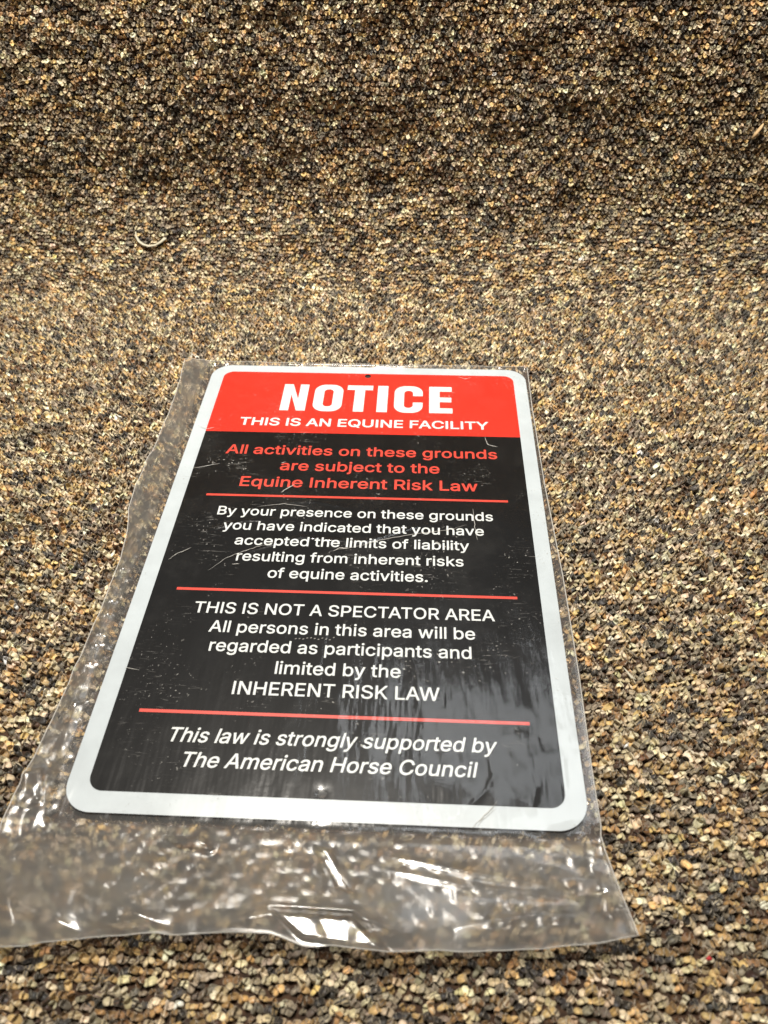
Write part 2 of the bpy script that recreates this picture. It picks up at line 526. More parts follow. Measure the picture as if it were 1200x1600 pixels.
FONT = r'''[{".":[[46,-4,28,-1,13,9,3,24,0,41,3,59,13,73,28,83,46,87,63,83,78,73,88,59,91,41,88,24,78,9,63,-1]],"A":[[0,0,185,509,260,509,447,0,379,0,271,302,248,372,216,478,229,478,196,371,174,302,69,0],[94,142,94,199,353,199,353,142]],"B":[[0,0,0,509,181,509,229,504,269,491,299,469,321,442,334,410,338,374,335,344,327,320,313,301,296,286,276,275,255,267,255,262,279,257,303,245,325,227,342,203,354,173,358,136,353,100,340,67,317,39,284,18,241,4,186,0],[65,57,185,57,236,63,270,80,289,105,295,137,292,161,282,184,267,203,245,218,219,228,188,231,65,231],[65,285,178,285,204,288,228,296,248,309,263,326,273,348,276,372,270,403,252,429,223,446,180,452,65,452]],"C":[[227,-7,165,1,110,25,64,63,29,115,7,179,0,254,7,329,29,393,64,445,110,484,165,508,227,516,265,513,300,504,333,490,362,471,387,447,407,418,423,385,433,348,368,348,360,373,349,395,334,413,317,428,297,440,275,449,251,454,227,456,183,450,143,432,110,403,85,364,69,314,63,254,69,194,85,145,110,105,144,76,183,59,227,53,251,55,275,60,297,69,317,81,334,96,349,114,360,136,368,160,433,160,423,124,408,91,387,62,362,38,333,19,300,5,265,-4]],"E":[[0,0,0,509,312,509,312,452,65,452,65,286,295,286,295,229,65,229,65,57,315,57,315,0]],"F":[[0,0,0,509,309,509,309,452,65,452,65,278,286,278,286,221,65,221,65,0]],"H":[[0,0,0,509,65,509,65,289,332,289,332,509,397,509,397,0,332,0,332,232,65,232,65,0]],"I":[[0,0,0,57,87,57,87,452,0,452,0,509,238,509,238,452,152,452,152,57,238,57,238,0]],"K":[[44,145,44,216,79,261,114,303,152,344,304,509,388,509,171,276,168,276],[0,0,0,509,65,509,65,334,64,225,65,193,65,0],[312,0,128,259,168,309,389,0]],"L":[[0,0,0,509,65,509,65,57,301,57,301,0]],"N":[[0,0,0,509,76,509,283,183,303,151,327,107,354,55,345,54,341,108,339,157,339,195,339,509,403,509,403,0,327,0,142,290,117,331,88,381,47,452,59,454,62,384,64,328,65,291,65,0]],"O":[[227,-7,165,1,110,25,64,63,30,115,7,179,0,254,7,329,30,393,64,445,110,484,165,508,227,516,289,508,343,484,389,445,424,393,445,329,453,254,445,179,424,115,389,63,343,25,289,1],[227,53,270,59,309,76,342,105,368,144,384,194,390,254,384,314,368,365,342,404,309,433,270,450,227,456,183,450,144,433,111,404,85,364,69,314,63,254,69,194,85,144,111,105,144,76,183,59]],"P":[[0,0,0,509,175,509,229,503,272,487,306,462,330,430,344,391,349,348,344,304,330,265,306,233,272,207,229,191,175,186,49,186,49,242,172,242,209,246,237,256,258,272,273,294,282,319,284,348,282,376,273,402,258,423,237,439,208,449,172,452,65,452,65,0]],"Q":[[205,159,272,159,329,85,343,65,428,-48,361,-48,305,27,291,46],[227,-7,165,1,110,25,64,63,30,115,7,179,0,254,7,329,30,393,64,445,110,484,165,508,227,516,289,508,343,484,389,445,424,393,445,329,453,254,445,179,424,115,389,63,343,25,289,1],[227,53,270,59,309,76,342,105,368,144,384,194,390,254,384,314,368,365,342,404,309,433,270,450,227,456,183,450,144,433,111,404,85,364,69,314,63,254,69,194,85,144,111,105,144,76,183,59]],"R":[[0,0,0,509,176,509,229,504,273,489,307,465,330,433,345,395,349,352,345,309,330,271,306,240,273,217,229,203,176,198,36,198,36,255,173,255,209,258,238,267,259,281,274,300,282,324,285,352,282,380,274,405,259,425,237,440,209,449,173,452,65,452,65,0],[293,0,170,229,243,229,368,0]],"S":[[185,-9,134,-4,89,9,53,31,26,60,8,96,0,137,66,137,72,110,85,88,104,71,128,59,156,52,185,49,218,52,248,60,272,74,291,92,303,114,307,139,304,161,294,179,278,193,258,205,207,222,145,239,89,260,48,289,29,313,17,341,14,372,19,413,37,448,64,476,99,498,142,511,189,516,236,511,278,498,312,476,339,449,356,415,363,378,299,378,288,412,264,437,229,453,187,459,156,456,129,448,107,435,90,418,80,398,77,376,81,352,93,334,110,319,131,308,174,293,226,279,273,264,298,252,320,238,340,220,356,198,367,171,370,139,365,99,348,64,322,34,285,11,240,-4]],"T":[[0,452,0,509,385,509,385,452,225,452,225,0,161,0,161,452]],"U":[[199,-8,142,-2,94,15,54,43,25,80,6,124,0,173,0,509,64,509,64,178,68,144,81,113,100,87,127,68,160,56,199,52,238,56,271,68,297,87,316,113,329,144,333,178,333,509,397,509,397,173,391,124,372,80,343,43,303,15,255,-2]],"W":[[139,0,0,509,66,509,147,196,159,145,170,94,181,40,173,40,183,94,195,145,208,196,290,509,363,509,445,196,458,145,470,94,481,40,472,40,482,94,494,145,506,196,587,509,653,509,514,0,439,0,351,323,335,391,320,475,333,475,319,395,301,323,214,0]],"Y":[[187,0,187,208,0,509,75,509,176,344,206,292,233,230,207,230,235,293,264,344,365,509,439,509,252,208,252,0]],"a":[[129,-9,95,-5,64,5,38,22,17,45,4,73,0,108,3,138,13,161,28,179,47,193,70,203,95,211,148,220,203,227,222,230,235,235,243,243,245,255,245,257,243,279,236,297,225,311,209,322,189,329,165,331,140,329,119,322,101,313,87,301,77,288,70,274,11,291,27,322,48,346,74,364,103,375,133,382,164,384,209,379,233,372,255,360,276,343,292,320,303,290,306,251,306,0,246,0,246,52,242,52,222,25,205,12,185,1,160,-6],[140,45,171,49,198,59,218,74,233,93,242,115,245,138,245,190,229,182,201,176,170,171,145,168,104,159,87,150,73,139,64,124,61,105,64,87,72,72,84,61,99,52,118,47]],"b":[[177,-8,145,-5,120,4,100,17,85,31,66,59,59,59,59,0,0,0,0,509,61,509,61,319,66,319,85,346,99,360,119,373,144,381,177,384,221,378,260,361,293,332,317,293,333,245,338,189,333,133,317,84,293,45,261,16,222,-2],[168,47,200,51,227,66,248,88,263,117,272,151,276,189,272,227,263,261,248,290,227,311,200,325,168,330,135,325,109,312,88,291,72,263,63,229,60,189,63,150,73,115,88,86,109,65,136,51]],"c":[[173,-8,125,-2,83,16,48,46,22,85,5,133,0,187,5,243,22,291,48,330,83,360,125,378,173,384,200,383,226,377,249,368,271,356,290,341,306,322,318,301,327,277,269,262,256,289,236,311,208,325,173,330,139,325,111,310,89,287,74,258,65,224,62,187,65,151,74,117,89,89,111,66,139,51,173,46,208,52,237,66,257,89,270,117,329,102,320,78,307,56,291,37,272,21,250,9,227,-1,201,-6]],"d":[[161,-8,116,-2,77,16,45,45,20,84,5,133,0,189,5,245,21,293,45,332,78,361,117,378,161,384,194,381,219,373,238,360,253,346,272,319,277,319,277,509,338,509,338,0,279,0,279,59,272,59,253,31,238,17,218,4,193,-5],[170,47,202,51,229,65,250,86,265,115,274,150,278,189,275,229,265,263,250,291,229,312,203,325,170,330,137,325,110,311,89,290,74,261,65,227,62,189,65,151,74,117,90,88,111,66,138,51]],"e":[[178,-8,126,-2,83,16,48,46,22,85,5,132,0,187,5,242,21,290,47,329,81,359,123,378,171,384,202,382,232,374,260,361,285,341,307,315,323,282,333,242,337,194,337,169,41,169,41,221,304,221,276,202,273,237,264,269,249,294,228,314,202,326,171,330,139,326,112,313,91,294,75,270,65,241,62,211,62,178,65,139,76,106,94,80,117,61,145,50,178,46,200,48,220,53,237,61,251,73,263,88,271,105,331,91,319,63,301,39,277,19,248,4,215,-5]],"f":[[222,379,222,327,0,327,0,379],[74,0,74,432,78,461,89,486,107,505,129,519,154,527,181,530,216,527,236,521,221,468,208,472,188,474,164,470,148,460,138,443,135,419,135,0]],"g":[[173,-151,133,-148,100,-140,71,-127,48,-110,30,-91,16,-69,67,-41,87,-66,102,-78,120,-88,144,-95,173,-97,215,-92,248,-75,264,-58,274,-34,277,-6,277,68,272,68,252,41,238,28,218,16,193,8,161,5,117,10,79,27,46,53,21,90,5,136,0,191,5,246,21,293,46,332,78,361,117,378,162,384,194,382,219,373,239,360,254,346,273,319,279,319,279,379,338,379,338,-9,333,-54,316,-90,290,-117,256,-136,217,-147],[171,59,203,63,229,75,250,95,266,121,275,154,278,193,275,231,266,264,251,291,230,312,203,325,171,330,138,325,111,312,90,290,74,262,65,229,62,193,65,155,75,123,90,96,111,76,138,63]],"h":[[61,227,61,0,0,0,0,509,61,509,61,287,50,287,71,332,100,362,134,379,175,384,211,380,243,369,269,349,288,321,300,285,305,240,305,0,243,0,243,235,238,275,220,304,193,323,157,329,131,326,108,317,89,303,74,283,64,257]],"i":[[11,0,11,379,72,379,72,0],[42,443,26,446,12,455,3,468,0,483,3,499,12,512,26,521,42,524,59,521,73,512,82,499,85,483,82,468,73,455,59,446]],"j":[[62,379,124,379,124,-30,121,-63,111,-90,96,-113,75,-129,47,-139,14,-143,0,-143,0,-87,12,-87,35,-83,50,-72,59,-54,62,-29],[93,443,77,446,63,455,54,468,51,483,54,499,63,512,77,521,93,524,110,521,123,512,133,499,136,483,133,468,123,455,110,446]],"k":[[57,137,57,212,68,212,232,379,308,379,131,199,125,199],[0,0,0,509,61,509,61,0],[241,0,95,186,139,229,320,0]],"l":[[87,-2,48,3,21,20,5,47,0,84,0,509,61,509,61,99,63,77,68,62,77,54,94,52,108,53,117,54,128,3,109,-1]],"m":[[0,0,0,379,59,379,60,295,55,295,65,323,80,346,98,363,119,376,143,384,167,386,205,380,235,361,256,331,268,295,260,295,269,321,285,343,304,361,328,375,355,383,384,386,416,383,445,372,469,354,488,328,500,296,504,255,504,0,443,0,443,254,437,289,420,313,395,326,366,330,342,328,322,320,305,307,293,290,285,270,283,247,283,0,222,0,222,260,216,288,200,311,176,326,147,330,125,328,105,320,87,307,73,289,64,266,61,238,61,0]],"n":[[61,227,61,0,0,0,0,379,59,379,59,287,50,287,71,332,100,362,134,379,175,384,211,380,242,369,268,349,288,321,300,285,305,240,305,0,243,0,243,235,238,275,220,304,193,323,157,329,131,326,108,317,89,303,74,283,64,257]],"o":[[173,-8,125,-2,83,16,48,46,22,85,5,133,0,187,5,243,22,291,48,330,83,360,125,378,173,384,222,378,264,360,299,330,325,291,341,243,347,187,341,133,325,85,299,46,264,16,222,-2],[173,46,208,51,236,66,258,89,273,117,282,151,285,187,282,224,273,258,258,287,236,310,208,325,173,330,139,325,111,310,89,287,74,258,65,224,62,187,65,151,74,117,89,89,111,66,139,51]],"p":[[0,-143,0,379,59,379,59,319,66,319,85,346,99,360,119,373,144,381,177,384,221,378,260,361,293,332,317,293,333,245,338,189,333,133,317,84,293,45,261,16,222,-2,177,-8,145,-5,120,4,100,17,85,31,66,59,61,59,61,-143],[168,47,200,51,227,66,248,88,263,117,272,151,276,189,272,227,263,261,248,290,227,311,200,325,168,330,135,325,109,312,88,291,72,263,63,229,60,189,63,150,73,115,88,86,109,65,136,51]],"q":[[338,-143,277,-143,277,59,272,59,253,31,238,17,218,4,193,-5,161,-8,116,-2,77,16,45,45,20,84,5,133,0,189,5,245,21,293,45,332,78,361,117,378,161,384,194,381,219,373,238,360,253,346,272,319,279,319,279,379,338,379],[170,47,202,51,229,65,250,86,265,115,274,150,278,189,275,229,265,263,250,291,229,312,203,325,170,330,137,325,110,311,89,290,74,261,65,227,62,189,65,151,74,117,90,88,111,66,138,51]],"r":[[0,0,0,379,59,379,59,321,63,321,77,347,100,367,128,380,160,385,177,384,191,384,191,322,177,324,154,326,129,323,107,315,88,301,73,284,64,262,61,237,61,0]],"s":[[146,-8,109,-5,77,3,49,18,26,38,10,63,0,94,58,107,70,79,89,60,114,49,146,45,181,50,209,62,227,81,233,103,229,121,219,136,201,147,177,155,114,170,69,186,37,208,18,237,11,274,16,305,30,332,51,354,80,370,113,381,152,384,188,381,218,372,244,358,263,339,278,316,288,290,233,277,223,298,207,316,184,328,152,333,121,329,95,317,79,299,73,277,77,258,88,243,108,232,136,223,194,209,239,194,271,171,289,142,296,107,291,75,277,47,254,24,224,6,188,-5]],"t":[[197,379,197,327,0,327,0,379],[58,471,119,471,119,98,122,76,130,61,143,53,164,50,179,51,195,54,207,2,185,-3,162,-4,118,2,86,21,65,52,58,93]],"u":[[130,-5,94,-1,62,11,36,31,17,59,4,95,0,139,0,379,61,379,61,144,67,105,84,75,112,56,147,50,173,53,196,62,216,77,231,97,240,122,243,153,243,379,305,379,305,0,245,0,245,92,255,92,233,47,205,17,170,0]],"v":[[145,0,0,379,67,379,148,155,170,87,188,21,167,21,185,87,207,155,287,379,354,379,209,0]],"w":[[115,0,0,379,65,379,111,214,131,137,153,41,142,41,163,135,184,214,229,379,294,379,339,214,359,136,380,41,369,41,390,135,411,214,457,379,522,379,407,0,346,0,296,172,282,225,268,280,254,338,268,338,254,280,240,225,225,172,176,0]],"y":[[30,-139,44,-86,54,-87,71,-90,86,-89,100,-84,113,-74,124,-58,133,-36,145,-1,0,379,67,379,148,155,169,87,188,21,166,21,185,87,207,155,288,379,354,379,187,-58,174,-85,159,-107,142,-124,122,-136,99,-143,74,-145,47,-143]]},[["THIS IS AN EQUINE FACILITY",[32,509,997,1304,1931,2239,2851,3375,4086,4485,5038,5526,5856,6379,6985,7352,7855,8356,8686,9050,9351,9784]],["All activities on these grounds",[16,532,721,1076,1469,1837,2099,2242,2655,2787,3049,3209,3614,4165,4599,5150,5424,5815,6221,6584,7176,7619,7860,8294,8704,9095,9521]],["are subject to the",[30,442,682,1276,1658,2068,2429,2640,3044,3412,3827,4082,4658,4931,5323]],["Equine Inherent Risk Law",[60,453,896,1294,1472,1863,2452,2774,3184,3575,3998,4238,4661,5024,5493,5923,6084,6466,7042,7405,7787]],["By your presence on these grounds",[60,474,1051,1456,1890,2300,2747,3171,3412,3817,4181,4603,4995,5390,5982,6416,6967,7240,7632,8037,8401,8992,9436,9677,10110,10520,10912,11337]],["you have indicated that you have",[17,423,857,1455,1843,2219,2625,3224,3402,3793,4224,4384,4776,5141,5396,5800,6384,6658,7046,7411,7837,8243,8677,9274,9662,10039,10445]],["accepted the limits of liability",[30,423,819,1215,1637,2015,2270,2674,3259,3532,3924,4534,4712,4890,5488,5620,5876,6428,6815,7303,7481,7636,8048,8461,8639,8817,8948,9187]],["resulting from inherent risks",[53,293,699,1081,1491,1634,1896,2074,2465,3050,3350,3591,4024,4811,4988,5398,5790,6212,6453,6875,7239,7700,7948,8109,8491,8854]],["of equine activities.",[34,422,891,1295,1737,2136,2314,2705,3293,3686,4054,4316,4459,4872,5004,5266,5426,5831,6210]],["THIS IS NOT A SPECTATOR AREA",[32,509,997,1304,1931,2239,2895,3399,3924,4545,5234,5702,6147,6546,7047,7480,7975,8433,8986,9579,10102,10551,10926]],["All persons in this area will be",[16,532,721,1098,1504,1927,2169,2532,2966,3358,3917,4095,4646,4920,5319,5479,6027,6438,6679,7079,7648,8234,8412,8601,8978,9384]],["regarded as participants and",[53,293,697,1118,1530,1771,2195,2599,3207,3602,4171,4574,4985,5198,5460,5620,6023,6200,6603,7014,7378,7634,8182,8593,8984]],["limited by the",[53,230,408,1007,1139,1394,1798,2428,2817,3383,3657,4048]],["INHERENT RISK LAW",[31,361,884,1401,1819,2268,2687,3182,3847,4267,4574,5043,5697,6046,6526]],["This law is strongly supported by",[32,501,900,1061,1631,1798,2179,2953,3113,3666,4002,4276,4516,4950,5341,5785,5939,6534,6916,7326,7750,8156,8590,8803,9058,9462,10092,10481]],["The American Horse Council",[32,501,893,1467,1983,2574,2996,3244,3404,3795,4207,4812,5303,5736,5978,6342,6940,7444,7877,8287,8679,9082,9259]]]]'''
# lettering: outlines in 1/1000 em, and the place of each letter on its line
GLY, LINES = json.loads(FONT)
GLY['I'] = [[0, 0, 0, 509, 65, 509, 65, 0]]
GLY['l'] = [[0, 0, 0, 509, 61, 509, 61, 0]]


def fatten(P, d):
    P = np.array(P, float).reshape(-1, 2)
    q = [P[0]]
    for p in P[1:]:
        if np.hypot(*(p - q[-1])) > 1.5:
            q.append(p)
    if np.hypot(*(q[0] - q[-1])) < 1.5:
        q.pop()
    P = np.array(q)
    e1 = P - np.roll(P, 1, 0)
    e2 = np.roll(P, -1, 0) - P
    n1 = np.stack([-e1[:, 1], e1[:, 0]], 1) / np.linalg.norm(e1, axis=1)[:, None]
    n2 = np.stack([-e2[:, 1], e2[:, 0]], 1) / np.linalg.norm(e2, axis=1)[:, None]
    b_ = n1 + n2
    k = np.maximum((b_ * b_).sum(1) / 2, .45)
    return P + d * b_ / k[:, None]        # letter contours run clockwise: left is outside


GC = {}


def glyph(ch, d):
    if (ch, d) not in GC:
        cs = [fatten(P, d) for P in GLY[ch]]
        GC[(ch, d)] = triangulate([[(float(a) / 1000, float(b_) / 1000) for a, b_ in P] for P in cs])
    return GC[(ch, d)]


def set_line(k, x0, x1, yb, cap, d, m, italic=0.0, name='lettering'):
    text, xs = LINES[k]
    V, F = [], []
    shift = 0
    i = 0
    kern = {'TA': -38, 'AT': -38, 'AW': -30, 'LA': -4, 'LT': -30, 'TY': 0, 'FA': -20, 'AR': -4}
    prevc = ''
    for ch in text:
        if ch == ' ':
            prevc = ''
            continue
        shift += kern.get(prevc + ch, 0)
        ox = xs[i] + shift
        if ch == 'I':
            ox += 28
            shift -= 113
        if ch == 'l':
            ox += 4
            shift -= 30
        vs, fs = glyph(ch, d)
        b0 = len(V)
        V += [(a + ox / 1000, b_) for a, b_ in vs]
        F += [tuple(b0 + q for q in f) for f in fs]
        i += 1
        prevc = ch
    V = np.array(V)
    lo, hi = -d / 1000, (509 + d) / 1000
    sy = cap / (hi - lo)
    V[:, 1] = (V[:, 1] - lo) * sy
    u = V[:, 0] + 0
    used = u[[q for f in F for q in f]]
    mn, mxx = used.min(), used.max()
    sl = italic * V[:, 1]
    wid = (x1 - x0) - (italic * cap * .6 if italic else 0)
    sx = wid / (mxx - mn)
    Xs = x0 + (u - mn) * sx + sl
    return mesh_obj(name, [(a, yb + b_, .00016 + .0016) for a, b_ in zip(Xs, V[:, 1])], F, m, sign)


mm = .001
SPEC = [  # x0, x1, baseline, cap height (mm), weight, ink, italic
    (-111.7, 113.5, 133.6, 11.3, 16, m_wlet, 0),
    (-116.4, 118.6, 93.3, 12.2, 11, m_redl, 0), (-66.2, 69.0, 72.8, 12.2, 11, m_redl, 0), (-96.9, 100.3, 51.8, 12.2, 11, m_redl, 0),
    (-108.6, 110.9, 17.6, 9.8, 9, m_wlet, 0), (-101.2, 103.0, 1.3, 9.8, 9, m_wlet, 0), (-88.9, 91.2, -14.7, 9.8, 9, m_wlet, 0),
    (-84.7, 86.4, -31.2, 9.8, 9, m_wlet, 0), (-58.5, 59.8, -47.4, 9.8, 9, m_wlet, 0),
    (-105.9, 106.9, -81.6, 10.0, 8, m_wlet, 0), (-91.7, 92.5, -98.0, 10.0, 8, m_wlet, 0), (-88.3, 89.5, -114.0, 10.0, 8, m_wlet, 0),
    (-40.8, 42.4, -130.7, 10.0, 8, m_wlet, 0), (-66.3, 68.0, -147.2, 10.0, 8, m_wlet, 0),
    (-100.7, 102.7, -182.2, 9.9, 9, m_wlet, .2), (-89.0, 89.9, -198.5, 9.8, 9, m_wlet, .2)]
for k, (x0, x1, yb, cap, d, m, it) in enumerate(SPEC):
    set_line(k, x0 * mm, x1 * mm, yb * mm, cap * mm, d, m, it)

# the heavy heading, letter by letter (mm, from its lower left corner)
def heading():
    H_ = 41.3
    def ring(x0, x1, r, t, gap=None):
        outer = rrect(x0, -.3, x1, H_ + .3, r, 8)
        cw = (x1 - x0) - 2 * t
        inner = list(reversed(rrect(x0 + t, 7.2, x1 - t, H_ - 7.2, min(cw / 2 - .05, 4), 8)))
        return [outer, inner]
    N = [[(0, 0), (8.2, 0), (8.2, 25), (15.4, 0), (23.6, 0), (23.6, H_), (15.4, H_), (15.4, 17.5), (8.4, H_), (0, H_)]]
    O = ring(30.0, 57.0, 10.5, 9.2)
    T = [[(68.0, 0), (77.6, 0), (77.6, H_ - 7.4), (84.9, H_ - 7.4), (84.9, H_), (60.7, H_), (60.7, H_ - 7.4), (68.0, H_ - 7.4)]]
    I = [[(89.6, 0), (99.4, 0), (99.4, H_), (89.6, H_)]]
    r = 10.5
    c0, c1 = 105.6, 132.2
    o = rrect(c0, -.3, c1, H_ + .3, r, 8)
    # C: outer outline opened on the right, then back along the counter
    up = [p for p in o[0:9]]                     # top-right quarter, from right side up
    top = up
    left = o[9:18] + o[18:27]
    low = o[27:36]
    t = 9.2
    inn = rrect(c0 + t, 7.2, c1 - t, H_ - 7.2, 4, 8)
    Cc = [(c1, 25.8)] + top + left + low + [(c1, 15.8), (c1 - t, 15.8)] + [(p[0], p[1]) for p in reversed(inn[18:36]) ] + [(p[0], p[1]) for p in reversed(inn[0:18])] + [(c1 - t, 25.8)]
    E = [[(138.2, 0), (159.7, 0), (159.7, 7.6), (148.0, 7.6), (148.0, 17.0), (158.9, 17.0), (158.9, 24.4), (148.0, 24.4), (148.0, H_ - 7.6), (159.5, H_ - 7.6), (159.5, H_), (138.2, H_)]]
    V, F = [], []
    for cs in (N, O, T, I, [Cc], E):
        vs, fs = triangulate([[(a * mm, b_ * mm) for a, b_ in P] for P in cs])
        b0 = len(V)
        V += [(a - .0783, b_ + .1565, .00016 + .0016) for a, b_ in vs]
        F += [tuple(b0 + q for q in f) for f in fs]
    hdn = mesh_obj('heading', V, F, m_wlet, sign)
    tag(hdn, 'big white block capitals on the red header')


heading()

# ------------------------------------------------------------------ clear bag
m_film, nt, out = mat('clear_film')
L = nt.links.new
tc = nd(nt, 'ShaderNodeTexCoord')
# fine unevenness of the film
nA = nd(nt, 'ShaderNodeTexNoise', i_Scale=48.0, i_Detail=3.0, i_Roughness=.55)
mpv = nd(nt, 'ShaderNodeMapping')
mpv.inputs['Scale'].default_value = (1.0, .22, 1)
nB = nd(nt, 'ShaderNodeTexNoise', i_Scale=170.0, i_Detail=3.0, i_Distortion=.6)
L(tc.outputs['Object'], mpv.inputs[0])
L(mpv.outputs[0], nA.inputs['Vector'])
L(tc.outputs['Object'], nB.inputs['Vector'])
b1 = nd(nt, 'ShaderNodeBump', i_Strength=.6, i_Distance=.0026)
b2 = nd(nt, 'ShaderNodeBump', i_Strength=.30, i_Distance=.00018)
L(nA.outputs['Fac'], b1.inputs['Height'])
L(nB.outputs['Fac'], b2.inputs['Height'])
cl1 = nd(nt, 'ShaderNodeAttribute', attribute_name='loose')
mr = nd(nt, 'ShaderNodeMapRange')
mr.inputs['To Min'].default_value = .6
mr.inputs['To Max'].default_value = .03
L(cl1.outputs['Fac'], mr.inputs['Value'])
L(mr.outputs[0], b1.inputs['Strength'])
L(b1.outputs[0], b2.inputs['Normal'])
# scuffs and specks
nC = nd(nt, 'ShaderNodeTexNoise', i_Scale=520.0, i_Detail=2.0)
rC = ramp(nt, [(.67, g(0)), (.73, g(1))])
nD = nd(nt, 'ShaderNodeTexNoise', i_Scale=22.0, i_Detail=3.0)
rD = ramp(nt, [(.50, g(0)), (.68, g(1))])
mp2 = nd(nt, 'ShaderNodeMapping')
mp2.inputs['Rotation'].default_value = (0, 0, .35)
mp2.inputs['Scale'].default_value = (1, 9, 1)
nE = nd(nt, 'ShaderNodeTexNoise', i_Scale=90.0, i_Detail=4.0, i_Distortion=.8)
rE = ramp(nt, [(.62, g(0)), (.72, g(1))])
nF = nd(nt, 'ShaderNodeTexNoise', i_Scale=16.0, i_Detail=8.0, i_Roughness=.72)
rF = ramp(nt, [(.50, g(0)), (.78, g(1))])
L(tc.outputs['Object'], nC.inputs['Vector'])
L(tc.outputs['Object'], nD.inputs['Vector'])
L(tc.outputs['Object'], mp2.inputs[0])
L(mp2.outputs[0], nE.inputs['Vector'])
L(tc.outputs['Object'], nF.inputs['Vector'])
for a, b_ in ((nC, rC), (nD, rD), (nE, rE), (nF, rF)):
    L(a.outputs['Fac'], b_.inputs[0])


def mth(op, a, b_=None):
    q = nd(nt, 'ShaderNodeMath', operation=op)
    for k, v in enumerate((a, b_)):
        if v is None:
            continue
        if isinstance(v, (int, float)):
            q.inputs[k].default_value = v
        else:
            L(v, q.inputs[k])
    return q.outputs[0]


speck = mth('MULTIPLY', rC.outputs[0], rD.outputs[0])
scr = mth('MULTIPLY', rE.outputs[0], rD.outputs[0])
marks = mth('ADD', mth('MULTIPLY', speck, .8), mth('MULTIPLY', scr, .30))
smear = mth('MULTIPLY', rF.outputs[0], .030)
cl0 = nd(nt, 'ShaderNodeAttribute', attribute_name='loose')
nG = nd(nt, 'ShaderNodeTexNoise', i_Scale=34.0, i_Detail=4.0)
L(tc.outputs['Object'], nG.inputs['Vector'])
haze = mth('ADD', mth('ADD', marks, smear), mth('ADD', .002, mth('MULTIPLY', cl0.outputs['Fac'], mth('MULTIPLY', nG.outputs['Fac'], .27))))
tr = nd(nt, 'ShaderNodeBsdfTransparent')
tr.inputs[0].default_value = (.97, .965, .96, 1)
rf = nd(nt, 'ShaderNodeBsdfRefraction', i_Roughness=.46, i_IOR=1.35)
rf.inputs[0].default_value = (.96, .955, .95, 1)
m1 = nd(nt, 'ShaderNodeMixShader')
cl = nd(nt, 'ShaderNodeAttribute', attribute_name='loose')
L(mth('MULTIPLY', cl.outputs['Fac'], .70), m1.inputs[0])
L(tr.outputs[0], m1.inputs[1])
L(rf.outputs[0], m1.inputs[2])
df = nd(nt, 'ShaderNodeBsdfDiffuse')
df.inputs[0].default_value = (.66, .64, .60, 1)
tl = nd(nt, 'ShaderNodeBsdfTranslucent')
tl.inputs[0].default_value = (.55, .51, .46, 1)
m2 = nd(nt, 'ShaderNodeMixShader')
m2.inputs[0].default_value = .35
L(df.outputs[0], m2.inputs[1])
L(tl.outputs[0], m2.inputs[2])
m3 = nd(nt, 'ShaderNodeMixShader')
L(haze, m3.inputs[0])
L(m1.outputs[0], m3.inputs[1])
L(m2.outputs[0], m3.inputs[2])
gl = nd(nt, 'ShaderNodeBsdfGlossy', i_Roughness=.24)
gl.inputs[0].default_value = (1, 1, 1, 1)
L(b2.outputs[0], gl.inputs['Normal'])
fr = nd(nt, 'ShaderNodeFresnel', i_IOR=1.5)
L(b2.outputs[0], fr.inputs['Normal'])
# light grazing a thin sheet from behind must reflect as from the front
gm = nd(nt, 'ShaderNodeNewGeometry')
lw = nd(nt, 'ShaderNodeLayerWeight', i_Blend=.5)
L(b2.outputs[0], lw.inputs['Normal'])
f5 = mth('POWER', lw.outputs['Facing'], 5.0)
fac = mth('ADD', mth('MULTIPLY', f5, .6), mth('SUBTRACT', .042, mth('MULTIPLY', cl0.outputs['Fac'], .017)))
mg = nd(nt, 'ShaderNodeMapRange')
mg.inputs['To Min'].default_value = .15
mg.inputs['To Max'].default_value = .15
L(cl0.outputs['Fac'], mg.inputs['Value'])
L(mg.outputs[0], gl.inputs['Roughness'])
fac = mth('MINIMUM', fac, .8)
m4 = nd(nt, 'ShaderNodeMixShader')
L(fac, m4.inputs[0])
L(m3.outputs[0], m4.inputs[1])
L(gl.outputs[0], m4.inputs[2])
g2 = nd(nt, 'ShaderNodeBsdfGlossy', i_Roughness=.06)
g2.inputs[0].default_value = (1, 1, 1, 1)
L(b1.outputs[0], g2.inputs['Normal'])
m5 = nd(nt, 'ShaderNodeMixShader')
L(mth('ADD', .003, mth('MULTIPLY', cl.outputs['Fac'], .008)), m5.inputs[0])
L(m4.outputs[0], m5.inputs[1])
L(g2.outputs[0], m5.inputs[2])
L(m5.outputs[0], out.inputs[0])

m_under, nt, out = mat('clear_film_underside')
tr = nd(nt, 'ShaderNodeBsdfTransparent')
tr.inputs[0].default_value = (.93, .925, .92, 1)
df = nd(nt, 'ShaderNodeBsdfDiffuse')
df.inputs[0].default_value = (.85, .84, .82, 1)
gl = nd(nt, 'ShaderNodeBsdfGlossy', i_Roughness=.15)
ma = nd(nt, 'ShaderNodeMixShader')
ma.inputs[0].default_value = .05
mb = nd(nt, 'ShaderNodeMixShader')
mb.inputs[0].default_value = .06
nt.links.new(tr.outputs[0], ma.inputs[1])
nt.links.new(df.outputs[0], ma.inputs[2])
nt.links.new(ma.outputs[0], mb.inputs[1])
nt.links.new(gl.outputs[0], mb.inputs[2])
nt.links.new(mb.outputs[0], out.inputs[0])

